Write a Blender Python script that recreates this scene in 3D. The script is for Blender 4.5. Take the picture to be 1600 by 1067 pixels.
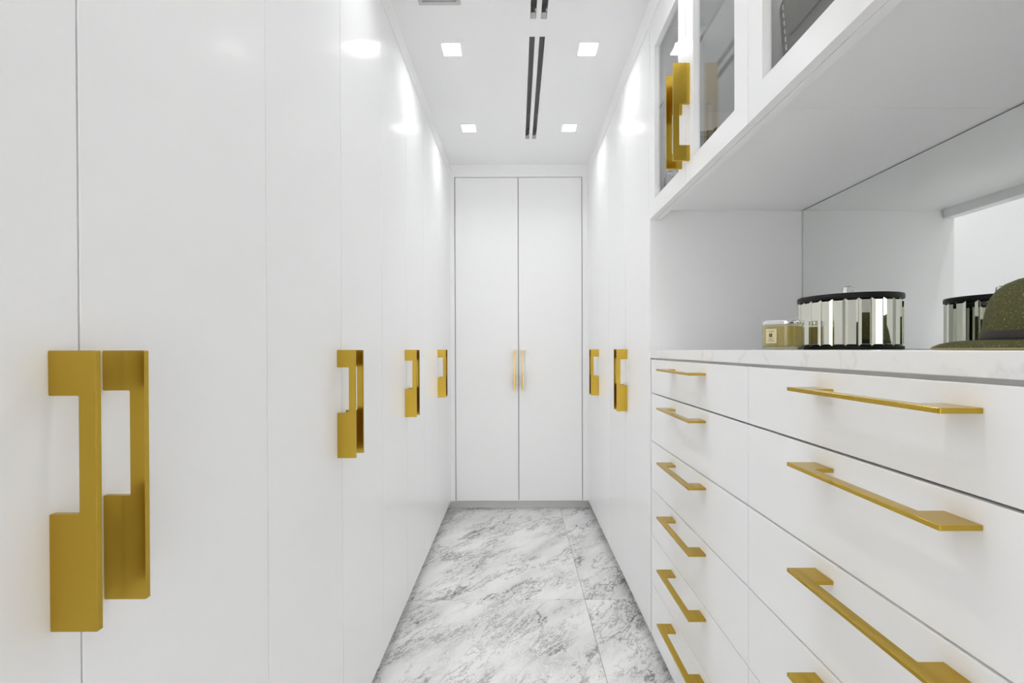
import bpy, bmesh, math, random
from mathutils import Vector, Matrix

random.seed(7)
S = bpy.context.scene
COL = S.collection
for o in list(bpy.data.objects):
    bpy.data.objects.remove(o)

# ------------------------------------------------------------------ camera
EYE = 1.115
F = 680.0
PITCH, ROLL = 0.0053, -0.0031
CX, CY = 807.51, 549.80
cd = bpy.data.cameras.new('camera')
cam = bpy.data.objects.new('camera', cd)
COL.objects.link(cam)
cp, sp = math.cos(PITCH), math.sin(PITCH)
cr, sr = math.cos(ROLL), math.sin(ROLL)
fw = Vector((0, cp, -sp)); up0 = Vector((0, sp, cp)); rt0 = Vector((1, 0, 0))
rt = cr * rt0 + sr * up0
up = -sr * rt0 + cr * up0
cam.matrix_world = Matrix((
    (rt.x, up.x, -fw.x, 0), (rt.y, up.y, -fw.y, 0), (rt.z, up.z, -fw.z, EYE), (0, 0, 0, 1)))
cd.sensor_fit = 'HORIZONTAL'
cd.sensor_width = 36.0
cd.lens = F / 1600 * 36.0
cd.shift_x = -(CX - 800.0) / 1600.0
cd.shift_y = (CY - 533.5) / 1600.0
cd.clip_start = 0.02
S.camera = cam

# ------------------------------------------------------------------ world, light level, exposure
w = bpy.data.worlds.new('world'); S.world = w; w.use_nodes = True
# added frontal fill from behind the viewpoint, let in by the opening in wall_front
w.node_tree.nodes['Background'].inputs['Color'].default_value = (1, 1, 1, 1)
w.node_tree.nodes['Background'].inputs['Strength'].default_value = 1.65
LAMP = 96.0                     # radiance of each recessed downlight lens
S.view_settings.view_transform = 'Standard'
S.view_settings.look = 'None'
S.view_settings.exposure = 0.70
S.view_settings.gamma = 1.0
S.view_settings.use_curve_mapping = False
S.cycles.max_bounces = 14
S.cycles.diffuse_bounces = 11
S.cycles.caustics_refractive = False
S.cycles.glossy_bounces = 6
S.cycles.transmission_bounces = 10
S.cycles.sample_clamp_indirect = 6.0

# ------------------------------------------------------------------ materials
def rgb(r, g, b):
    f = lambda c: (c / 255 / 12.92) if c <= 10 else ((c / 255 + .055) / 1.055) ** 2.4
    return (f(r), f(g), f(b), 1)

def mat(name, col=(.8, .8, .8, 1), rough=.5, metal=0.0, **kw):
    m = bpy.data.materials.new(name); m.use_nodes = True
    b = m.node_tree.nodes['Principled BSDF']
    b.inputs['Base Color'].default_value = col if len(col) == 4 else (*col, 1)
    b.inputs['Roughness'].default_value = rough
    b.inputs['Metallic'].default_value = metal
    for k, v in kw.items():
        b.inputs[k.replace('_', ' ')].default_value = v
    return m

def N(m, t, **kw):
    n = m.node_tree.nodes.new(t)
    for k, v in kw.items():
        setattr(n, k, v)
    return n

def L(m, a, b):
    m.node_tree.links.new(a, b)

def bsdf(m):
    return m.node_tree.nodes['Principled BSDF']

def ramp(m, stops, interp='LINEAR'):
    n = N(m, 'ShaderNodeValToRGB')
    e = n.color_ramp.elements
    n.color_ramp.interpolation = interp
    while len(e) < len(stops):
        e.new(.5)
    for s, (p, c) in zip(e, stops):
        s.position = p
        s.color = c if len(c) == 4 else (*c, 1)
    return n

def lacquer(name, col, rough):
    m = mat(name, col, rough)
    return m

LACQ = lacquer('white_satin_lacquer', (.935, .936, .939, 1), .17)
bsdf(LACQ).inputs['Specular IOR Level'].default_value = .09
CARC = mat('white_cabinet_board', (.935, .935, .938, 1), .5)
GAPSHADE = mat('light_grey_gap_shade', (.55, .55, .55, 1), .5)  # grey stands in for the shade in the gap below the counter
BODY = mat('body_grey_gap_shade', (.30, .30, .30, 1), .6)  # bodies greyed so the gaps between doors and drawers read as shaded
PAINT = mat('white_wall_paint', (.86, .86, .86, 1), .7)
CEIL = mat('white_ceiling_paint', (.94, .94, .943, 1), .8)
KICK = mat('white_toe_kick', (.75, .75, .74, 1), .45)
GROUT = mat('grey_grout', rgb(165, 165, 163), .8)
DARKSLOT = mat('dark_grey_slot_metal', rgb(165, 165, 165), .5)
CLIP = mat('pale_metal_clip', rgb(190, 190, 190), .4, .6)
PANELG = mat('light_grey_grille', rgb(198, 198, 198), .5)

def brass():
    m = mat('satin_brass', (.53, .355, .05, 1), .2, 1.0)
    tc = N(m, 'ShaderNodeTexCoord')
    no = N(m, 'ShaderNodeTexNoise'); no.inputs['Scale'].default_value = 35; no.inputs['Detail'].default_value = 4
    L(m, tc.outputs['Object'], no.inputs['Vector'])
    mr = N(m, 'ShaderNodeMapRange'); mr.inputs['To Min'].default_value = .17; mr.inputs['To Max'].default_value = .25
    L(m, no.outputs['Fac'], mr.inputs['Value']); L(m, mr.outputs['Result'], bsdf(m).inputs['Roughness'])
    return m
BRASS = brass()

def lens_mat():
    m = mat('downlight_lens', (1, 1, 1, 1), .5)
    bsdf(m).inputs['Emission Color'].default_value = (.985, .995, 1, 1)
    bsdf(m).inputs['Emission Strength'].default_value = LAMP
    return m
LENS = lens_mat()
HOUSE = mat('white_downlight_housing', (.85, .85, .85, 1), .4)

def marble_floor():
    m = mat('carrara_marble_tile', (.8, .8, .8, 1), .22)
    tc = N(m, 'ShaderNodeTexCoord')
    oi = N(m, 'ShaderNodeObjectInfo')
    off = N(m, 'ShaderNodeVectorMath', operation='SCALE')
    comb = N(m, 'ShaderNodeCombineXYZ')
    L(m, oi.outputs['Random'], comb.inputs[0]); L(m, oi.outputs['Random'], comb.inputs[1])
    L(m, comb.outputs[0], off.inputs[0]); off.inputs['Scale'].default_value = 9.0
    add = N(m, 'ShaderNodeVectorMath', operation='ADD')
    L(m, tc.outputs['Object'], add.inputs[0]); L(m, off.outputs[0], add.inputs[1])
    mp = N(m, 'ShaderNodeMapping')
    mp.inputs['Rotation'].default_value = (0, 0, math.radians(-48))
    mp.inputs['Scale'].default_value = (1.0, 2.7, 1.0)
    mp0 = N(m, 'ShaderNodeVectorRotate', rotation_type='Z_AXIS')
    mp0.inputs['Angle'].default_value = math.radians(-48)
    L(m, add.outputs[0], mp0.inputs['Vector'])
    sc = N(m, 'ShaderNodeVectorMath', operation='MULTIPLY'); sc.inputs[1].default_value = (1.0, 2.6, 1.0)
    L(m, mp0.outputs[0], sc.inputs[0])
    m.node_tree.nodes.remove(mp)
    # domain warp
    wn = N(m, 'ShaderNodeTexNoise'); wn.inputs['Scale'].default_value = 5.0; wn.inputs['Detail'].default_value = 6; wn.inputs['Roughness'].default_value = .62
    L(m, sc.outputs[0], wn.inputs['Vector'])
    ws = N(m, 'ShaderNodeVectorMath', operation='SUBTRACT'); ws.inputs[1].default_value = (.5, .5, .5)
    L(m, wn.outputs['Color'], ws.inputs[0])
    wm = N(m, 'ShaderNodeVectorMath', operation='SCALE'); wm.inputs['Scale'].default_value = .42
    L(m, ws.outputs[0], wm.inputs[0])
    p = N(m, 'ShaderNodeVectorMath', operation='ADD')
    L(m, sc.outputs[0], p.inputs[0]); L(m, wm.outputs[0], p.inputs[1])
    def vein(scale, width, detail=4, rough=.55):
        n = N(m, 'ShaderNodeTexNoise'); n.inputs['Scale'].default_value = scale
        n.inputs['Detail'].default_value = detail; n.inputs['Roughness'].default_value = rough
        L(m, p.outputs[0], n.inputs['Vector'])
        a = N(m, 'ShaderNodeMath', operation='SUBTRACT'); a.inputs[1].default_value = .5
        L(m, n.outputs['Fac'], a.inputs[0])
        b = N(m, 'ShaderNodeMath', operation='ABSOLUTE'); L(m, a.outputs[0], b.inputs[0])
        c = N(m, 'ShaderNodeMapRange', interpolation_type='SMOOTHSTEP')
        c.inputs['From Min'].default_value = 0; c.inputs['From Max'].default_value = width
        c.inputs['To Min'].default_value = 1; c.inputs['To Max'].default_value = 0
        L(m, b.outputs[0], c.inputs['Value'])
        return c.outputs['Result']
    def mask(scale, lo, hi):
        n = N(m, 'ShaderNodeTexNoise'); n.inputs['Scale'].default_value = scale; n.inputs['Detail'].default_value = 3
        L(m, sc.outputs[0], n.inputs['Vector'])
        c = N(m, 'ShaderNodeMapRange', interpolation_type='SMOOTHSTEP')
        c.inputs['From Min'].default_value = lo; c.inputs['From Max'].default_value = hi
        L(m, n.outputs['Fac'], c.inputs['Value'])
        return c.outputs['Result']
    def mul(a, b):
        n = N(m, 'ShaderNodeMath', operation='MULTIPLY')
        for i, s in enumerate((a, b)):
            if isinstance(s, float): n.inputs[i].default_value = s
            else: L(m, s, n.inputs[i])
        return n.outputs[0]
    def addv(a, b):
        n = N(m, 'ShaderNodeMath', operation='ADD'); L(m, a, n.inputs[0]); L(m, b, n.inputs[1]); return n.outputs[0]
    v1 = mul(mul(vein(3.2, .030), mask(2.0, .40, .62)), .52)
    v2 = mul(mul(vein(8.5, .035, 6, .65), mask(3.2, .38, .60)), .52)
    v3 = mul(mul(vein(24, .06, 5, .7), mask(4.0, .40, .64)), .30)
    cloud = mul(mask(2.6, .36, .72), .20)
    tot = addv(addv(v1, v2), addv(v3, cloud))
    r = ramp(m, [(0, rgb(240, 240, 239)), (.3, rgb(212, 212, 211)), (.62, rgb(160, 160, 159)), (1, rgb(108, 108, 107))])
    L(m, tot, r.inputs['Fac'])
    L(m, r.outputs['Color'], bsdf(m).inputs['Base Color'])
    return m
MARBLE = marble_floor()

def counter_marble():
    m = mat('pale_marble_counter', (.85, .85, .85, 1), .18)
    tc = N(m, 'ShaderNodeTexCoord')
    wn = N(m, 'ShaderNodeTexNoise'); wn.inputs['Scale'].default_value = 3.0; wn.inputs['Detail'].default_value = 5
    L(m, tc.outputs['Object'], wn.inputs['Vector'])
    mx = N(m, 'ShaderNodeMix', data_type='VECTOR'); mx.inputs[0].default_value = .35
    L(m, tc.outputs['Object'], mx.inputs[4]); L(m, wn.outputs['Color'], mx.inputs[5])
    n = N(m, 'ShaderNodeTexNoise'); n.inputs['Scale'].default_value = 9; n.inputs['Detail'].default_value = 4
    L(m, mx.outputs[1], n.inputs['Vector'])
    a = N(m, 'ShaderNodeMath', operation='SUBTRACT'); a.inputs[1].default_value = .5; L(m, n.outputs['Fac'], a.inputs[0])
    b = N(m, 'ShaderNodeMath', operation='ABSOLUTE'); L(m, a.outputs[0], b.inputs[0])
    r = ramp(m, [(0, rgb(234, 234, 234)), (.010, rgb(239, 239, 239)), (.03, rgb(244, 244, 244)), (1, rgb(245, 245, 245))])
    L(m, b.outputs[0], r.inputs['Fac']); L(m, r.outputs['Color'], bsdf(m).inputs['Base Color'])
    return m
COUNTER = counter_marble()

MIRROR = mat('mirror_silver', (.905, .92, .91, 1), .0, 1.0)
MIREDGE = mat('mirror_dark_edge', rgb(95, 97, 98), .3)
FACET = mat('mirrored_facet', (.76, .76, .67, 1), .02, 1.0)
BLACK = mat('black_trim', rgb(16, 16, 15), .42, Specular_IOR_Level=.3)
CRYSTAL = mat('clear_crystal', (1, 1, 1, 1), .0, Transmission_Weight=1.0, IOR=1.5)
CHROME = mat('polished_chrome', (.85, .85, .86, 1), .06, 1.0)
WAX = mat('cream_yellow_wax', rgb(186, 175, 112), .35, Subsurface_Weight=0.0)
LABELM = mat('cream_paper_label', rgb(232, 222, 178), .6)
INK = mat('dark_brown_ink', rgb(40, 30, 24), .6)
FAINT = mat('faint_brown_ink', rgb(168, 148, 118), .6)

def pane_mat(nm='clear_pane', tint=(.975, .98, .98, 1)):
    m = bpy.data.materials.new(nm); m.use_nodes = True
    nt = m.node_tree; nt.nodes.clear()
    o = nt.nodes.new('ShaderNodeOutputMaterial')
    t = nt.nodes.new('ShaderNodeBsdfTransparent'); t.inputs['Color'].default_value = tint
    g = nt.nodes.new('ShaderNodeBsdfGlossy'); g.inputs['Roughness'].default_value = 0.0
    f = nt.nodes.new('ShaderNodeFresnel'); f.inputs['IOR'].default_value = 1.5
    ge = nt.nodes.new('ShaderNodeNewGeometry')      # same reflectance entering and leaving the thin pane
    io = nt.nodes.new('ShaderNodeMapRange'); io.inputs['To Min'].default_value = 1.5; io.inputs['To Max'].default_value = 1 / 1.5
    nt.links.new(ge.outputs['Backfacing'], io.inputs['Value']); nt.links.new(io.outputs['Result'], f.inputs['IOR'])
    mx = nt.nodes.new('ShaderNodeMixShader')
    nt.links.new(f.outputs[0], mx.inputs[0]); nt.links.new(t.outputs[0], mx.inputs[1]); nt.links.new(g.outputs[0], mx.inputs[2])
    nt.links.new(mx.outputs[0], o.inputs['Surface'])
    return m
PANE = pane_mat()
JARGLASS = pane_mat('candle_glass', (.97, .95, .86, 1))
GEDGE = mat('glass_edge', rgb(128, 134, 131), .2)

def straw():
    m = mat('olive_woven_straw', rgb(98, 92, 52), .75)
    tc = N(m, 'ShaderNodeTexCoord')
    sep = N(m, 'ShaderNodeSeparateXYZ'); L(m, tc.outputs['Object'], sep.inputs[0])
    at = N(m, 'ShaderNodeMath', operation='ARCTAN2'); L(m, sep.outputs['Y'], at.inputs[0]); L(m, sep.outputs['X'], at.inputs[1])
    ra = N(m, 'ShaderNodeMath', operation='MULTIPLY'); L(m, at.outputs[0], ra.inputs[0]); ra.inputs[1].default_value = .1
    cb = N(m, 'ShaderNodeCombineXYZ'); L(m, ra.outputs[0], cb.inputs[0])
    ln = N(m, 'ShaderNodeVectorMath', operation='LENGTH'); L(m, tc.outputs['Object'], ln.inputs[0])
    zz = N(m, 'ShaderNodeMath', operation='ADD'); L(m, sep.outputs['Z'], zz.inputs[0]); L(m, ln.outputs['Value'], zz.inputs[1])
    L(m, sep.outputs['Z'], cb.inputs[1])
    br = N(m, 'ShaderNodeTexBrick')
    br.inputs['Scale'].default_value = 1.0
    br.inputs['Brick Width'].default_value = .0042; br.inputs['Row Height'].default_value = .0021
    br.inputs['Mortar Size'].default_value = .0004; br.inputs['Mortar Smooth'].default_value = .6
    br.inputs['Color1'].default_value = rgb(102, 101, 56); br.inputs['Color2'].default_value = rgb(86, 86, 45)
    br.inputs['Mortar'].default_value = rgb(62, 60, 30)
    L(m, cb.outputs[0], br.inputs['Vector'])
    no = N(m, 'ShaderNodeTexNoise'); no.inputs['Scale'].default_value = 420; no.inputs['Detail'].default_value = 2
    L(m, tc.outputs['Object'], no.inputs['Vector'])
    r = ramp(m, [(.60, (0, 0, 0, 1)), (.72, (1, 1, 1, 1))]); L(m, no.outputs['Fac'], r.inputs['Fac'])
    mx = N(m, 'ShaderNodeMix', data_type='RGBA')
    L(m, r.outputs['Color'], mx.inputs[0]); L(m, br.outputs['Color'], mx.inputs[6]); mx.inputs[7].default_value = rgb(166, 160, 102)
    L(m, mx.outputs[2], bsdf(m).inputs['Base Color'])
    bp = N(m, 'ShaderNodeBump'); bp.inputs['Strength'].default_value = .5; bp.inputs['Distance'].default_value = .0012
    L(m, br.outputs['Fac'], bp.inputs['Height']); bp.invert = True
    L(m, bp.outputs['Normal'], bsdf(m).inputs['Normal'])
    return m
STRAW = straw()
HATBAND = mat('dark_brown_hat_ribbon', rgb(52, 46, 42), .55)
BINDING = mat('tan_hat_binding', rgb(176, 156, 108), .7)

def suede(name, col):
    m = mat(name, col, .9)
    tc = N(m, 'ShaderNodeTexCoord')
    no = N(m, 'ShaderNodeTexNoise'); no.inputs['Scale'].default_value = 25; no.inputs['Detail'].default_value = 6
    L(m, tc.outputs['Object'], no.inputs['Vector'])
    d = [c * .82 for c in col[:3]] + [1]; l = [min(1, c * 1.15) for c in col[:3]] + [1]
    r = ramp(m, [(.3, tuple(d)), (.7, tuple(l))]); L(m, no.outputs['Fac'], r.inputs['Fac'])
    L(m, r.outputs['Color'], bsdf(m).inputs['Base Color'])
    return m
SUEDE = suede('grey_suede', rgb(98, 98, 92))
STITCH = mat('pale_thread', rgb(205, 203, 192), .7)
GREYBOX = mat('mid_grey_card', rgb(132, 132, 132), .5)
RIBBON = mat('dark_grey_satin_ribbon', rgb(78, 78, 78), .35)

# ------------------------------------------------------------------ mesh helpers
def add_box(bm, x0, x1, y0, y1, z0, z1):
    v = [bm.verts.new(p) for p in ((x0, y0, z0), (x1, y0, z0), (x1, y1, z0), (x0, y1, z0),
                                   (x0, y0, z1), (x1, y0, z1), (x1, y1, z1), (x0, y1, z1))]
    for f in ((3, 2, 1, 0), (4, 5, 6, 7), (0, 1, 5, 4), (1, 2, 6, 5), (2, 3, 7, 6), (3, 0, 4, 7)):
        bm.faces.new([v[i] for i in f])

def add_prism(bm, poly, axis, a, b):
    """extrude a closed 2D outline along axis ('x','y' or 'z') from a to b"""
    def P(p, t):
        return {'x': (t, p[0], p[1]), 'y': (p[0], t, p[1]), 'z': (p[0], p[1], t)}[axis]
    lo = [bm.verts.new(P(p, a)) for p in poly]; hi = [bm.verts.new(P(p, b)) for p in poly]
    n = len(poly)
    bm.faces.new(lo[::-1]); bm.faces.new(hi)
    for i in range(n):
        bm.faces.new((lo[i], lo[(i + 1) % n], hi[(i + 1) % n], hi[i]))

def add_lathe(bm, prof, seg=48, c=(0, 0, 0), close=False):
    rings = []
    for r, z in prof:
        if r < 1e-6:
            rings.append([bm.verts.new((c[0], c[1], c[2] + z))])
        else:
            rings.append([bm.verts.new((c[0] + r * math.cos(2 * math.pi * i / seg), c[1] + r * math.sin(2 * math.pi * i / seg), c[2] + z)) for i in range(seg)])
    pairs = list(zip(rings[:-1], rings[1:]))
    if close:
        pairs.append((rings[-1], rings[0]))
    for A, B in pairs:
        for i in range(seg):
            j = (i + 1) % seg
            if len(A) == 1 and len(B) == 1: continue
            if len(A) == 1: bm.faces.new((A[0], B[j], B[i]))
            elif len(B) == 1: bm.faces.new((A[i], A[j], B[0]))
            else: bm.faces.new((A[i], A[j], B[j], B[i]))

def add_tube(bm, pts, r, seg=8):
    rings = []
    for i, p in enumerate(pts):
        p = Vector(p)
        d = (Vector(pts[min(i + 1, len(pts) - 1)]) - Vector(pts[max(i - 1, 0)])).normalized()
        a = d.orthogonal().normalized(); b = d.cross(a)
        rings.append([bm.verts.new(p + r * (math.cos(2 * math.pi * k / seg) * a + math.sin(2 * math.pi * k / seg) * b)) for k in range(seg)])
    for A, B in zip(rings[:-1], rings[1:]):
        best = min(range(seg), key=lambda s: (A[0].co - B[s].co).length)
        for k in range(seg):
            bm.faces.new((A[k], A[(k + 1) % seg], B[(k + 1 + best) % seg], B[(k + best) % seg]))
    bm.faces.new(rings[0][::-1]); bm.faces.new(rings[-1])

def finish(bm, name, material, bevel=0.0, smooth=False, bseg=2):
    bmesh.ops.recalc_face_normals(bm, faces=bm.faces)
    if bevel > 0:
        es = [e for e in bm.edges if len(e.link_faces) == 2 and e.calc_face_angle(0) > .5]
        bmesh.ops.bevel(bm, geom=es, offset=bevel, segments=bseg, profile=.5, affect='EDGES', clamp_overlap=True)
    me = bpy.data.meshes.new(name)
    bm.to_mesh(me); bm.free()
    me.materials.append(material)
    if smooth:
        for p in me.polygons: p.use_smooth = True
        try: me.set_sharp_from_angle(angle=math.radians(38))
        except Exception: pass
    return me

def world_loc(o):
    v = Vector((0, 0, 0))
    while o is not None:
        v += o.location; o = o.parent
    return v

def link(name, me, parent=None, loc=None):
    """me holds world coordinates unless loc (world) is given"""
    o = bpy.data.objects.new(name, me); COL.objects.link(o)
    base = world_loc(parent) if parent else Vector((0, 0, 0))
    if parent: o.parent = parent
    o.location = (Vector(loc) if loc is not None else Vector((0, 0, 0))) - base
    return o

def boxes(name, bx, material, parent=None, bevel=0.0, smooth=False):
    bm = bmesh.new()
    for b in bx: add_box(bm, *b)
    # put the object's origin at the middle of its first box
    c = Vector(((bx[0][0] + bx[0][1]) / 2, (bx[0][2] + bx[0][3]) / 2, min(b[4] for b in bx)))
    for v in bm.verts: v.co -= c
    return link(name, finish(bm, name, material, bevel, smooth), parent, c)

def thing(name, loc, label, cat, group=None):
    o = bpy.data.objects.new(name, None); COL.objects.link(o)
    o.empty_display_size = .05
    o.location = loc
    o['label'] = label; o['category'] = cat
    if group: o['group'] = group
    return o

def tag(o, label, cat, group=None):
    o['label'] = label; o['category'] = cat
    if group: o['group'] = group
    return o

def struct(o, label=None):
    o['kind'] = 'structure'
    if label: o['label'] = label
    return o

# ------------------------------------------------------------------ dimensions (metres)
XL, XR, YB = -.460, .492, 3.014        # door planes: left, right, back
ZC, Z0, ZT = 2.395, .066, 2.305        # ceiling, underside of doors, top of doors
TH = .020                              # door thickness
YR = -1.70                             # wall behind the camera
YN = -.417                             # near end of the counter run
YE = 1.605                             # panel at the far end of the counter niche
YJ = .255                              # joint to the unit beside the camera
YM = .926                              # joint between the two counter units
XM = 1.052                             # mirror plane at the back of the niche
GAP = .0022

# ------------------------------------------------------------------ setting
fl = boxes('floor', [(-1.07, 1.07, YR - .1, 3.66, -.08, -.004)], GROUT)
struct(fl, 'white and grey veined marble tile floor')
jx = [-.915, .300, 1.515]; jy = [-1.725, -.505, .715, 1.935, 3.155, 4.375]
g = .0011
for i in range(-1, 2):
    xa = -1.06 if i == -1 else jx[i]
    xb = jx[i + 1] if i + 1 < len(jx) else 1.06
    xb = min(xb, 1.06); xa = max(xa, -1.06)
    for a, b in zip(jy[:-1], jy[1:]):
        b = min(b, 3.645)
        a = max(a, YR + .005)
        if xb - xa < .02 or b - a < .02: continue
        boxes('tile', [(xa + g, xb - g, a + g, b - g, -.004, 0)], MARBLE, fl, .0006)

def plate(name, x0, x1, y0, y1, z0, z1, holes, material):
    xs = sorted({x0, x1, *[h[0] for h in holes], *[h[1] for h in holes]})
    ys = sorted({y0, y1, *[h[2] for h in holes], *[h[3] for h in holes]})
    bm = bmesh.new()
    def inside(x, y): return any(h[0] < x < h[1] and h[2] < y < h[3] for h in holes)
    V = {}
    def v(x, y, z):
        k = (x, y, z)
        if k not in V: V[k] = bm.verts.new(k)
        return V[k]
    solid = {}
    for i in range(len(xs) - 1):
        for j in range(len(ys) - 1):
            solid[i, j] = not inside((xs[i] + xs[i + 1]) / 2, (ys[j] + ys[j + 1]) / 2)
    for (i, j), s in solid.items():
        if not s: continue
        a, b, c, d = xs[i], xs[i + 1], ys[j], ys[j + 1]
        bm.faces.new((v(a, c, z0), v(a, d, z0), v(b, d, z0), v(b, c, z0)))
        bm.faces.new((v(a, c, z1), v(b, c, z1), v(b, d, z1), v(a, d, z1)))
        for (di, dj, p, q) in ((-1, 0, (a, c), (a, d)), (1, 0, (b, c), (b, d)), (0, -1, (a, c), (b, c)), (0, 1, (a, d), (b, d))):
            if not solid.get((i + di, j + dj), False):
                bm.faces.new((v(*p, z0), v(*q, z0), v(*q, z1), v(*p, z1)))
    return link(name, finish(bm, name, material))

LX = (-.2735, .3075); LY = (2.525, 1.865, 1.205, .545); HL = .0375
light_holes = [(x - HL, x + HL, y - HL, y + HL) for x in LX for y in LY]
SLOTX = ((.0555, .0785), (.0970, .1200))
SEG = ((1.788, 2.652), (.83, 1.692))
slot_holes = [(a, b, c, d) for (a, b) in SLOTX for (c, d) in SEG]
struct(plate('ceiling', -1.07, 1.07, YR - .1, 3.66, ZC, ZC + .012, light_holes + slot_holes, CEIL), 'flat white ceiling')
struct(boxes('wall_left', [(-1.12, -1.06, YR - .1, 3.66, 0, ZC)], PAINT))
struct(boxes('wall_right', [(1.075, 1.135, YR - .1, 3.66, 0, ZC)], PAINT))
struct(boxes('wall_back', [(-1.06, 1.075, 3.62, 3.68, 0, ZC)], PAINT))
struct(boxes('wall_front', [(-1.06, -.46, YR - .06, YR, 0, ZC), (.50, 1.075, YR - .06, YR, 0, ZC), (-.46, .50, YR - .06, YR, 2.3, ZC)], PAINT))  # middle left open, added to let the fill light in
struct(boxes('wall_near_right', [(XR, 1.075, YR, YN - .031, 0, ZC)], PAINT))
# flush fascias between door tops and ceiling, corner fillers, recessed toe kicks
FG = .003
struct(boxes('trim_1', [(XL - TH, XL, -.574, YB, ZT + FG, ZC)], LACQ), 'white fascia strip above the left wardrobes')
struct(boxes('trim_2', [(XR, XR + TH, YN, YB, ZT + FG, ZC)], LACQ), 'white fascia strip above the right cabinets')
struct(boxes('trim_3', [(XL, XR, YB, YB + TH, ZT + FG, ZC)], LACQ), 'white fascia strip above the end closet')
XA, XB, XC = -.4253, .4525, .012
struct(boxes('trim_4', [(XL, XA - FG, YB, YB + TH, Z0, ZT + FG)], LACQ), 'narrow white filler strip left of the end closet')
struct(boxes('trim_5', [(XB + FG, XR, YB, YB + TH, Z0, ZT + FG)], LACQ), 'narrow white filler strip right of the end closet')
YL4, YR2 = 2.962, 2.970
struct(boxes('trim_6', [(XL - TH, XL, YL4 + GAP, YB, Z0, ZT + FG)], LACQ), 'narrow white corner filler beside the left wardrobes')
struct(boxes('trim_7', [(XR, XR + TH, YR2 + GAP, YB, Z0, ZT + FG)], LACQ), 'narrow white corner filler beside the right cabinets')
RK = .052
struct(boxes('baseboard_left', [(-1.05, XL - RK, -.574, YB + RK, 0, Z0 - .001)], KICK))
struct(boxes('baseboard_right', [(XR + RK, 1.06, YN, YB + RK, 0, Z0 - .001)], KICK))
struct(boxes('baseboard_back', [(XL - RK, XR + RK, YB + RK - .002, 3.6, 0, Z0 - .001)], KICK))

# ------------------------------------------------------------------ brass handles
HP, HI = .047, .030                     # stand-off, inside of the grip bar
def handle_mesh(foot_a, foot_b, length, th=.006, nm='handle'):
    """C-shaped flat bar; outline in (out, along); along runs 0 .. -length, thickness centred on 0"""
    poly = [(0, 0), (HP, 0), (HP, -length), (0, -length), (0, -length + foot_b), (HI, -length + foot_b), (HI, -foot_a), (0, -foot_a)]
    bm = bmesh.new()
    add_prism(bm, poly, 'y', -th / 2, th / 2)
    # round the plan corners a little, then soften all the edges
    es = [e for e in bm.edges if abs((e.verts[0].co - e.verts[1].co).y) > th * .9]
    bmesh.ops.bevel(bm, geom=es, offset=.0012, segments=2, profile=.5, affect='EDGES')
    return finish(bm, nm, BRASS, .0005, bseg=1)
H_DOOR = handle_mesh(.0445, .116, .277)
H_UP = handle_mesh(.116, .0435, .276)
H_DRAW = handle_mesh(.043, .043, .260)

def put_handle(me, parent, loc, rot):
    o = link('handle', me, parent, loc)
    o.rotation_euler = rot
    return o

# ------------------------------------------------------------------ wardrobes along the left
def wardrobe_left(ya, yb, ym, label, handles=True, hy=(.0285, .0275)):
    t = thing('wardrobe', ((XL - .3), (ya + yb) / 2, Z0), label, 'wardrobe', 'white wardrobes along the left side')
    boxes('body', [(-1.05, XL - TH - .0005, ya + .0005, yb - .0005, Z0, ZT)], BODY, t)
    for (a, b, s) in ((ya, ym, -1), (ym, yb, 1)):
        d = boxes('door', [(XL - TH, XL, a + GAP / 2, b - GAP / 2, Z0 + .001, ZT)], LACQ, t, .0008)
        if handles:
            put_handle(H_DOOR, d, (XL, ym + (-hy[0] if s < 0 else hy[1]), 1.1155), (0, 0, 0))
    return t
wardrobe_left(-.574, .114, -.23, 'white wardrobe behind the viewpoint, left of the camera', True)
wardrobe_left(.114, .802, .458, 'nearest white wardrobe on the left, with the largest pair of brass handles')
wardrobe_left(.802, 1.487, 1.144, 'second white wardrobe along the left wall, counted from the nearest')
wardrobe_left(1.487, 2.157, 1.820, 'third white wardrobe along the left wall, counted from the nearest')
wardrobe_left(2.157, YL4, 2.561, 'farthest white wardrobe on the left, next to the end closet')

# tall cabinets on the right
def tall_right(ya, yb, ym, label):
    t = thing('tall_cabinet', (XR + .3, (ya + yb) / 2, Z0), label, 'wardrobe', 'tall white cabinets on the right side')
    boxes('body', [(XR + TH + .0005, 1.06, ya + .0005, yb - .0005, Z0, ZT)], BODY, t)
    for (a, b, s) in ((ya, ym, -1), (ym, yb, 1)):
        d = boxes('door', [(XR, XR + TH, a + GAP / 2, b - GAP / 2, Z0 + .001, ZT)], LACQ, t, .0008)
        put_handle(H_DOOR, d, (XR, ym + s * .028, 1.1155), (0, 0, math.pi))
    return t
t = tall_right(YE + .018, 2.320, 1.970, 'tall white cabinet on the right between the counter niche and the next cabinet')
boxes('end_panel', [(XR, 1.06, YE, YE + .0175, Z0, ZT)], LACQ, t, .0006)
tall_right(2.320, YR2, 2.645, 'tall white cabinet on the far right, next to the end closet')

# end closet with double doors
t = thing('end_closet', (XC, YB + .3, Z0), 'white double-door closet at the far end of the aisle', 'closet')
boxes('body', [(XA - .03, XB + .03, YB + TH + .0005, 3.61, Z0, ZT)], BODY, t)
for (a, b, s) in ((XA, XC, -1), (XC, XB, 1)):
    d = boxes('door', [(a + .0022, b - .0022, YB, YB + TH, Z0 + .001, ZT - .0015)], LACQ, t, .0008)
    put_handle(H_DOOR, d, (XC + s * .0305, YB, 1.1115), (0, 0, -math.pi / 2))

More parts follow.
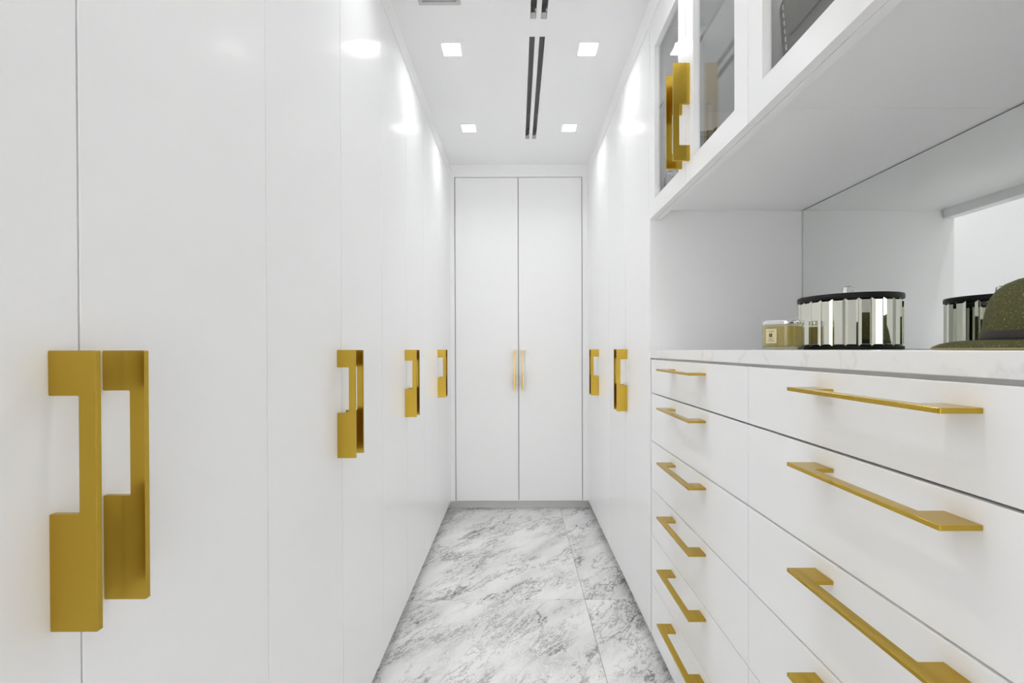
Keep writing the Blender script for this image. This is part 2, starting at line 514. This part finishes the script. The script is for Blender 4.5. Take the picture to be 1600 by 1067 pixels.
# ------------------------------------------------------------------ drawer units and counter on the right
ZD = [1.077, .955, .7805, .6065, .436, .262, Z0]
ZCT, ZCB = 1.1125, 1.0835
def drawer_unit(ya, yb, label, hy):
    t = thing('drawer_cabinet', (XR + .3, (ya + yb) / 2, Z0), label, 'cabinet', 'white drawer cabinets under the counter')
    boxes('body', [(XR + TH + .0005, 1.05, ya + .0005, yb - .0005, Z0, ZCB)], BODY, t)
    boxes('gap_shade_strip', [(XR + .009, XR + TH, ya + .001, yb - .001, ZD[0] - .012, ZCB - .0002)], GAPSHADE, t)  # added strip, its grey paints the shade under the countertop
    for i in range(6):
        top, bot = ZD[i], ZD[i + 1]
        d = boxes('drawer', [(XR, XR + (TH if i else .0088), ya + .0010, yb - .0010, bot + .0020, top - (.0020 if i else 0))], LACQ, t, .0008)
        put_handle(H_DRAW, d, (XR, hy, HZ[i]), (math.pi / 2, 0, math.pi))
    return t
HZ = [1.049, .925, .7500, .5765, .406, .232]
drawer_unit(YM, 1.593, 'white six-drawer cabinet beside the tall cabinet, its brass bar pulls all in view', 1.391)
drawer_unit(YJ, YM, 'white six-drawer cabinet nearest the viewer, below the hat', .718)
drawer_unit(YN, YJ, 'white six-drawer cabinet outside the right edge of the picture', .047)
tag(boxes('countertop', [(XR, 1.06, YN, YE - .0005, ZCB, ZCT)], COUNTER, None, .0012),
    'white marble countertop slab over the drawers', 'countertop')

# mirror at the back of the niche
ZN = 1.625
t = thing('wall_mirror', (XM, (YN + YE) / 2, ZCT), 'large frameless mirror lining the back of the counter niche', 'mirror')
boxes('glass', [(XM, XM + .004, YN + .002, YE - .0045, ZCT + .001, ZN - .0035)], MIRROR, t)
boxes('backing', [(XM + .004, XM + .008, YN + .001, YE - .0005, ZCT, ZN)], MIREDGE, t)

# ------------------------------------------------------------------ upper glass cabinets
ZU, ZUI = 1.593, 1.645
def ring(ya, yb, za, zb, fl, fr, fb, ft, x0, x1, name, parent):
    """door frame: mitred outline as one ring prism"""
    bm = bmesh.new()
    o = [(ya, za), (yb, za), (yb, zb), (ya, zb)]
    i = [(ya + fl, za + fb), (yb - fr, za + fb), (yb - fr, zb - ft), (ya + fl, zb - ft)]
    V = {}
    for k, x in enumerate((x0, x1)):
        for n, pts in (('o', o), ('i', i)):
            for j, p in enumerate(pts):
                V[k, n, j] = bm.verts.new((x, *p))
    for j in range(4):
        q = (j + 1) % 4
        for k in (0, 1):
            bm.faces.new((V[k, 'o', j], V[k, 'o', q], V[k, 'i', q], V[k, 'i', j]))
        for n in 'oi':
            bm.faces.new((V[0, n, j], V[0, n, q], V[1, n, q], V[1, n, j]))
    c = Vector((x0, (ya + yb) / 2, za))
    for v in bm.verts: v.co -= c
    return link(name, finish(bm, name, LACQ, .0007), parent, c)

def glass_cabinet(ya, yb, ym, label):
    t = thing('glass_cabinet', (XR + .3, (ya + yb) / 2, ZN), label, 'cabinet', 'white glass-door upper cabinets')
    x0, x1 = XR + TH + .0015, 1.06
    boxes('bottom_panel', [(x0 + .02, x1, ya + .0005, yb - .0005, ZN, ZUI)], LACQ, t)
    boxes('top_panel', [(x0, x1, ya + .0005, yb - .0005, ZT - .018, ZT)], CARC, t)
    boxes('back_panel', [(x1 - .01, x1 - .0005, ya + .018, yb - .018, ZUI, ZT - .018)], CARC, t)
    for a in (ya, yb - .018):
        boxes('side_panel', [(x0, x1, a + .0005, a + .0175, ZUI, ZT - .018)], CARC, t)
    sh = boxes('shelf', [(x0 + .004, x1 - .01, ya + .018, yb - .018, 1.975, 1.990)], CARC, t)
    sh.data.materials.append(GEDGE)
    for p in sh.data.polygons:
        if abs(p.normal.z) < .5: p.material_index = 1
    boxes('light_rail', [(x0, x0 + .0195, ya + .0008, yb - .0008, ZU, ZUI)], LACQ, t, .0006)
    for (a, b, s) in ((ya, ym, -1), (ym, yb, 1)):
        d = ring(a + GAP / 2, b - GAP / 2, ZU, ZT, .057, .052, .060, .115, XR, XR + TH, 'glass_door', t)
        boxes('pane', [(XR + .0155, XR + .0185, a + .050, b - .045, ZU + .053, ZT - .108)], PANE, d)
        put_handle(H_UP, d, (XR, ym + s * .0285, 1.9255), (0, 0, math.pi))
    return t
glass_cabinet(YM, YE - .0005, 1.267, 'upper glass-door cabinet with a pair of brass handles in view')
glass_cabinet(YJ, YM, .590, 'upper glass-door cabinet nearest the viewer, holding the grey bag')
glass_cabinet(YN, YJ, -.081, 'upper glass-door cabinet outside the right edge of the picture')

# near end panel closing the counter run
struct(boxes('trim_8', [(XR, 1.06, YN - .03, YN - .001, 0, ZC)], LACQ), 'white panel closing the near end of the counter')

# ------------------------------------------------------------------ ceiling fittings
names = {(0, 0): 'square recessed downlight in the ceiling, far left of the four in view', (1, 0): 'square recessed downlight in the ceiling, far right of the four in view',
         (0, 1): 'larger square recessed downlight, left of the dark ceiling slots', (1, 1): 'larger square recessed downlight, right of the dark ceiling slots'}
for j, y in enumerate(LY):
    for i, x in enumerate(LX):
        lab = names.get((i, j), 'square recessed downlight %s of the slots, %s row above the top edge of the picture' % (('left', 'right')[i], ('', '', 'first', 'second', 'third', 'fourth')[j]))
        t = thing('downlight', (x, y, ZC), lab, 'light', 'square recessed downlights')
        h = HL; d = .046; w_ = .003
        boxes('housing', [(x - h - w_, x - h, y - h - w_, y + h + w_, ZC + .0121, ZC + d), (x + h, x + h + w_, y - h - w_, y + h + w_, ZC + .0121, ZC + d),
                          (x - h, x + h, y - h - w_, y - h, ZC + .0121, ZC + d), (x - h, x + h, y + h, y + h + w_, ZC + .0121, ZC + d)], HOUSE, t)
        boxes('lens', [(x - h - w_, x + h + w_, y - h - w_, y + h + w_, ZC + d, ZC + d + .004)], LENS, t)

for k, (c, d) in enumerate(SEG):
    t = thing('slot_diffuser', ((SLOTX[0][0] + SLOTX[1][1]) / 2, (c + d) / 2, ZC),
              ('long dark double slot air diffuser between the downlights' if k == 0 else 'double slot air diffuser cut by the top edge of the picture'), 'air vent', 'slot air diffusers in the ceiling')
    for (a, b) in SLOTX:
        e = .0015; hh = .05
        e = .0008; q0 = ZC + .0015; i_ = .0002
        boxes('channel', [(a + i_, a + e, c + i_, d - i_, q0, ZC + hh), (b - e, b - i_, c + i_, d - i_, q0, ZC + hh),
                          (a + e, b - e, c + i_, c + e, q0, ZC + hh), (a + e, b - e, d - e, d - i_, q0, ZC + hh),
                          (a + i_, b - i_, c + i_, d - i_, ZC + hh, ZC + hh + .002)], DARKSLOT, t)
        bm = bmesh.new(); add_prism(bm, [(d - .012, ZC + .016), (d - .001, ZC + .002), (d - .001, ZC + .016)], 'x', a + .001, b - .001)
        link('end_cap', finish(bm, 'end_cap', CLIP), t)
        for q in (.704, .955):
            yy = c + (d - c) * q
            boxes('clip', [(b - .006, b - .001, yy - .008, yy + .008, ZC + .004, ZC + .012)], CLIP, t)

t = thing('ceiling_grille', (-.28, 1.54, ZC), 'light grey square ceiling grille cut by the top edge of the picture', 'air vent')
boxes('frame', [(-.357, -.343, 1.463, 1.617, ZC - .005, ZC - .0002), (-.217, -.203, 1.463, 1.617, ZC - .005, ZC - .0002),
                (-.343, -.217, 1.603, 1.617, ZC - .005, ZC - .0002), (-.343, -.217, 1.463, 1.477, ZC - .005, ZC - .0002)], PANELG, t)
for k in range(6):
    yy = 1.482 + k * .0205
    boxes('slat', [(-.343, -.217, yy, yy + .014, ZC - .004, ZC - .0004)], PANELG, t)

# ------------------------------------------------------------------ things on the counter
# candle in a glass jar
cx, cy, r = .6790, 1.112, .0455
t = thing('candle', (cx, cy, ZCT), 'yellow candle in glass jar with silver lid and cream label, left on the counter', 'candle')
bm = bmesh.new()
add_lathe(bm, [(0, 0), (r - .003, 0), (r - .0005, .002), (r, .005), (r, .0625), (r - .0018, .0625), (r - .0018, .0075), (r - .004, .006), (0, .006)], 56)
j = link('jar', finish(bm, 'jar', JARGLASS, 0, True), t, (cx, cy, ZCT))
bm = bmesh.new()
add_lathe(bm, [(0, .0085), (r - .005, .0085), (r - .0022, .011), (r - .0022, .0585), (0, .0585)], 56)
link('wax', finish(bm, 'wax', WAX, 0, True), t, (cx, cy, ZCT))
bm = bmesh.new()
add_lathe(bm, [(0, .0635), (r + .0012, .0635), (r + .0015, .0645), (r + .0015, .0725), (r + .0007, .0738), (0, .0738)], 56)
link('lid', finish(bm, 'lid', CHROME, 0, True), t, (cx, cy, ZCT))
# curved label: centred on the direction towards (u = 1208)
def arc_patch(a0, a1, z0, z1, rr, n=10):
    bm = bmesh.new()
    lo = []; hi = []
    for i in range(n + 1):
        a = a0 + (a1 - a0) * i / n
        lo.append([bm.verts.new(((rr + e) * math.cos(a), (rr + e) * math.sin(a), z0)) for e in (0, .0003)])
        hi.append([bm.verts.new(((rr + e) * math.cos(a), (rr + e) * math.sin(a), z1)) for e in (0, .0003)])
    for i in range(n):
        for e in (0, 1):
            bm.faces.new((lo[i][e], lo[i + 1][e], hi[i + 1][e], hi[i][e]))
        bm.faces.new((lo[i][0], lo[i + 1][0], lo[i + 1][1], lo[i][1])); bm.faces.new((hi[i][0], hi[i + 1][0], hi[i + 1][1], hi[i][1]))
    for i in (0, n):
        bm.faces.new((lo[i][0], lo[i][1], hi[i][1], hi[i][0]))
    return bm
AC = math.radians(-155.0); AW = .31
lb = link('paper_label', finish(arc_patch(AC - AW, AC + AW, .0165, .0525, r + .0003), 'paper_label', LABELM), t, (cx, cy, ZCT))
for (s, q) in ((-1, -1), (1, -1), (-1, 1), (1, 1)):
    zc = .0365 + q * .0021; ac = AC + s * .047
    link('emblem_square', finish(arc_patch(ac - .04, ac + .04, zc - .0018, zc + .0018, r + .0007, 3), 'emblem_square', INK), lb, (cx, cy, ZCT))
def wrap_text(txt, size, zc, material, nm):
    cu = bpy.data.curves.new(nm, 'FONT'); cu.body = txt; cu.size = size; cu.align_x = 'CENTER'; cu.align_y = 'CENTER'; cu.space_character = 1.15
    tmp = bpy.data.objects.new(nm, cu); COL.objects.link(tmp)
    dg = bpy.context.evaluated_depsgraph_get(); dg.update()
    me = bpy.data.meshes.new_from_object(tmp.evaluated_get(dg))
    bpy.data.objects.remove(tmp)
    for v in me.vertices:
        a = AC + v.co.x / r
        v.co = Vector(((r + .0009) * math.cos(a), (r + .0009) * math.sin(a), zc + v.co.y))
    me.materials.clear(); me.materials.append(material)
    link(nm, me, lb, (cx, cy, ZCT))
wrap_text('JO MALONE', .0030, .0470, INK, 'lettering')
wrap_text('LONDON', .0020, .0442, INK, 'lettering')
for zc, hw in ((.0290, .16), (.0268, .10), (.0236, .20), (.0222, .17)):
    link('print_line', finish(arc_patch(AC - hw, AC + hw, zc - .0004, zc + .0004, r + .0007, 6), 'print_line', FAINT), lb, (cx, cy, ZCT))

# round mirrored box
bx_, by_, br_ = .853, 1.121, .1085
t = thing('mirrored_box', (bx_, by_, ZCT), 'round mirrored box of upright glass strips with black rims, beside the candle', 'box')
bm = bmesh.new(); add_lathe(bm, [(0, .002), (br_ - .007, .002), (br_ - .007, .126), (0, .126)], 52)
link('core', finish(bm, 'core', BLACK, 0, True), t, (bx_, by_, ZCT))
bm = bmesh.new(); add_lathe(bm, [(0, 0), (br_ + .0005, 0), (br_ + .001, .001), (br_ + .001, .0075), (br_, .0085), (0, .0085)], 52)
link('base_rim', finish(bm, 'base_rim', BLACK, 0, True), t, (bx_, by_, ZCT))
bm = bmesh.new(); add_lathe(bm, [(0, .1235), (br_ + .001, .1235), (br_ + .002, .1245), (br_ + .002, .1335), (br_ + .0008, .1355), (br_ - .006, .1360), (0, .1365)], 52)
lid = link('lid', finish(bm, 'lid', BLACK, 0, True), t, (bx_, by_, ZCT))
NF = 26
fwid = 2 * br_ * math.tan(math.pi / NF) - .0008
bm = bmesh.new()
hz = (.1228 - .0090); ch = .0048
o_ = [(-fwid / 2, 0), (fwid / 2, 0), (fwid / 2, hz), (-fwid / 2, hz)]
i_ = [(-fwid / 2 + ch, ch), (fwid / 2 - ch, ch), (fwid / 2 - ch, hz - ch), (-fwid / 2 + ch, hz - ch)]
VB = [bm.verts.new((-.006, y, z)) for y, z in o_]; VO = [bm.verts.new((-.0036, y, z)) for y, z in o_]; VI = [bm.verts.new((0, y, z)) for y, z in i_]
bm.faces.new(VB); bm.faces.new(VI)
for k in range(4):
    q = (k + 1) % 4
    bm.faces.new((VB[k], VB[q], VO[q], VO[k])); bm.faces.new((VO[k], VO[q], VI[q], VI[k]))
fm = finish(bm, 'facet', FACET)
for k in range(NF):
    a = 2 * math.pi * (k + .1) / NF
    o = link('facet', fm, t, (bx_ + br_ * math.cos(a), by_ + br_ * math.sin(a), ZCT + .0088))
    o.rotation_euler = (0, 0, a)
bm = bmesh.new()
add_lathe(bm, [(0, .1362), (.006, .1362), (.006, .141), (.0115, .146), (.013, .153), (.0115, .160), (.006, .1625), (0, .1625)], 8)
link('knob', finish(bm, 'knob', CRYSTAL), lid, (bx_, by_, ZCT))

# straw hat
hx, hy_ = .804, .632
t = thing('straw_hat', (hx, hy_, ZCT), 'olive green woven straw hat with a dark ribbon band, on the counter', 'hat')
RB = .147
bm = bmesh.new()
prof = [(.0885, .0150), (.100, .0150), (.113, .0142), (.126, .0124), (.137, .0094), (.1445, .0056), (RB, .0034), (RB, .0012), (.1445, .0024), (.137, .0070), (.126, .0102), (.113, .0122), (.100, .0130), (.0885, .0130)]
add_lathe(bm, prof, 96, close=True)
link('brim', finish(bm, 'brim', STRAW, 0, True), t, (hx, hy_, ZCT))
bm = bmesh.new()
prof = [(.0885, .0140), (.0890, .021), (.0888, .031), (.0875, .043), (.0858, .056), (.0832, .069), (.0795, .081), (.0730, .0925), (.0640, .1010), (.0520, .1070), (.0370, .1105), (.0200, .1105), (0, .1095)]
add_lathe(bm, prof, 96)
link('crown', finish(bm, 'crown', STRAW, 0, True), t, (hx, hy_, ZCT))
bm = bmesh.new()
prof = [(.0892, .0155), (.0908, .0160), (.0912, .0220), (.0905, .0282), (.0888, .0288), (.0882, .022)]
add_lathe(bm, prof, 96, close=True)
link('ribbon_band', finish(bm, 'ribbon_band', HATBAND, 0, True), t, (hx, hy_, ZCT))
bm = bmesh.new()
prof = [(RB + .0010 * math.cos(a), .0016 + .0013 * math.sin(a)) for a in [2 * math.pi * k / 8 for k in range(8)]]
add_lathe(bm, prof, 96, close=True)
link('edge_binding', finish(bm, 'edge_binding', BINDING, 0, True), t, (hx, hy_, ZCT))

# ------------------------------------------------------------------ things behind the glass doors
# grey suede bag
def rounded_quad(pts, rad, n=5):
    out = []
    m_ = len(pts)
    for i in range(m_):
        p = Vector(pts[i]); a = (Vector(pts[i - 1]) - p).normalized(); b = (Vector(pts[(i + 1) % m_]) - p).normalized()
        ang = a.angle(b); dist = rad / math.tan(ang / 2)
        s = p + a * dist; e = p + b * dist; c = p + (a + b).normalized() * (rad / math.sin(ang / 2))
        a0 = math.atan2(s.y - c.y, s.x - c.x); a1 = math.atan2(e.y - c.y, e.x - c.x)
        while a1 - a0 > math.pi: a1 -= 2 * math.pi
        while a1 - a0 < -math.pi: a1 += 2 * math.pi
        out += [(c.x + rad * math.cos(a0 + (a1 - a0) * k / n), c.y + rad * math.sin(a0 + (a1 - a0) * k / n)) for k in range(n + 1)]
    return out
t = thing('suede_bag', (.60, .70, ZUI), 'grey suede bag with pale stitching behind the nearest glass door', 'bag')
bq = [(.53, ZUI + .0005), (.869, ZUI + .0005), (.889, 1.816), (.509, 1.816)]
bm = bmesh.new(); add_prism(bm, rounded_quad(bq, .018), 'x', .5335, .66)
link('body', finish(bm, 'body', SUEDE, .004, True), t)
bm = bmesh.new(); add_prism(bm, rounded_quad([(.545, 1.722), (.853, 1.722), (.866, 1.812), (.532, 1.812)], .012), 'x', .5285, .5332)
link('flap', finish(bm, 'flap', SUEDE, .0018, True), t)
bm = bmesh.new()
def stitches(p, q, n, x):
    for k in range(n):
        a = Vector(p).lerp(Vector(q), (k + .2) / n); b = Vector(p).lerp(Vector(q), (k + .8) / n)
        add_tube(bm, [(x, a.x, a.y), (x - .0008, (a.x + b.x) / 2, (a.y + b.y) / 2), (x, b.x, b.y)], .0014, 6)
stitches((.8715, 1.803), (.8545, 1.665), 8, .5328)
stitches((.860, 1.8035), (.54, 1.8035), 22, .5280)
link('stitching', finish(bm, 'stitching', STITCH), t)
bm = bmesh.new()
add_tube(bm, [(.60, .58 + .24 * k / 16, 1.826 + .075 * math.sin(math.pi * k / 16) ** .7) for k in range(17)], .006, 10)
link('carry_strap', finish(bm, 'carry_strap', SUEDE, 0, True), t)

# grey box with ribbon
t = thing('ribbon_box', (.598, 1.40, ZUI), 'small grey box with dark ribbon bow behind the glass door right of brass handles', 'box')
boxes('box', [(.552, .645, 1.352, 1.45, ZUI, 1.772)], GREYBOX, t, .001)
boxes('lid', [(.550, .647, 1.350, 1.452, 1.772, 1.790)], GREYBOX, t, .001)
boxes('ribbon', [(.590, .606, 1.3492, 1.3499, ZUI, 1.791), (.590, .606, 1.3492, 1.4528, 1.7901, 1.7908)], RIBBON, t)
for s in (-1, 1):
    bm = bmesh.new()
    path = [(.598 + s * (.004 + .034 * math.sin(math.pi * k / 14)), 1.792 + .024 * (k / 14 if k < 8 else 1 - (k - 7) / 7 * .95) * 1.3) for k in range(15)]
    for (a, b) in zip(path[:-1], path[1:]):
        v = [bm.verts.new((a[0], 1.385, a[1])), bm.verts.new((b[0], 1.385, b[1])), bm.verts.new((b[0], 1.415, b[1])), bm.verts.new((a[0], 1.415, a[1]))]
        bm.faces.new(v)
    bmesh.ops.remove_doubles(bm, verts=bm.verts, dist=1e-5)
    bmesh.ops.solidify(bm, geom=bm.faces[:], thickness=.001)
    link('bow_loop', finish(bm, 'bow_loop', RIBBON, 0, True), t)
# glass jar
t = thing('glass_jar', (.562, 1.545, ZUI), 'clear glass jar behind the far glass door, below the brass handles', 'jar')
bm = bmesh.new()
add_lathe(bm, [(0, 0), (.032, 0), (.036, .006), (.036, .075), (.030, .088), (.030, .094), (.0285, .094), (.0285, .087), (.0343, .0745), (.0343, .007), (.031, .003), (0, .003)], 40)
link('jar', finish(bm, 'jar', CRYSTAL, 0, True), t, (.562, 1.545, ZUI))
bm = bmesh.new(); add_lathe(bm, [(0, .0945), (.031, .0945), (.031, .100), (.012, .104), (.008, .112), (.010, .118), (0, .121)], 40)
link('stopper', finish(bm, 'stopper', CRYSTAL, 0, True), t, (.562, 1.545, ZUI))
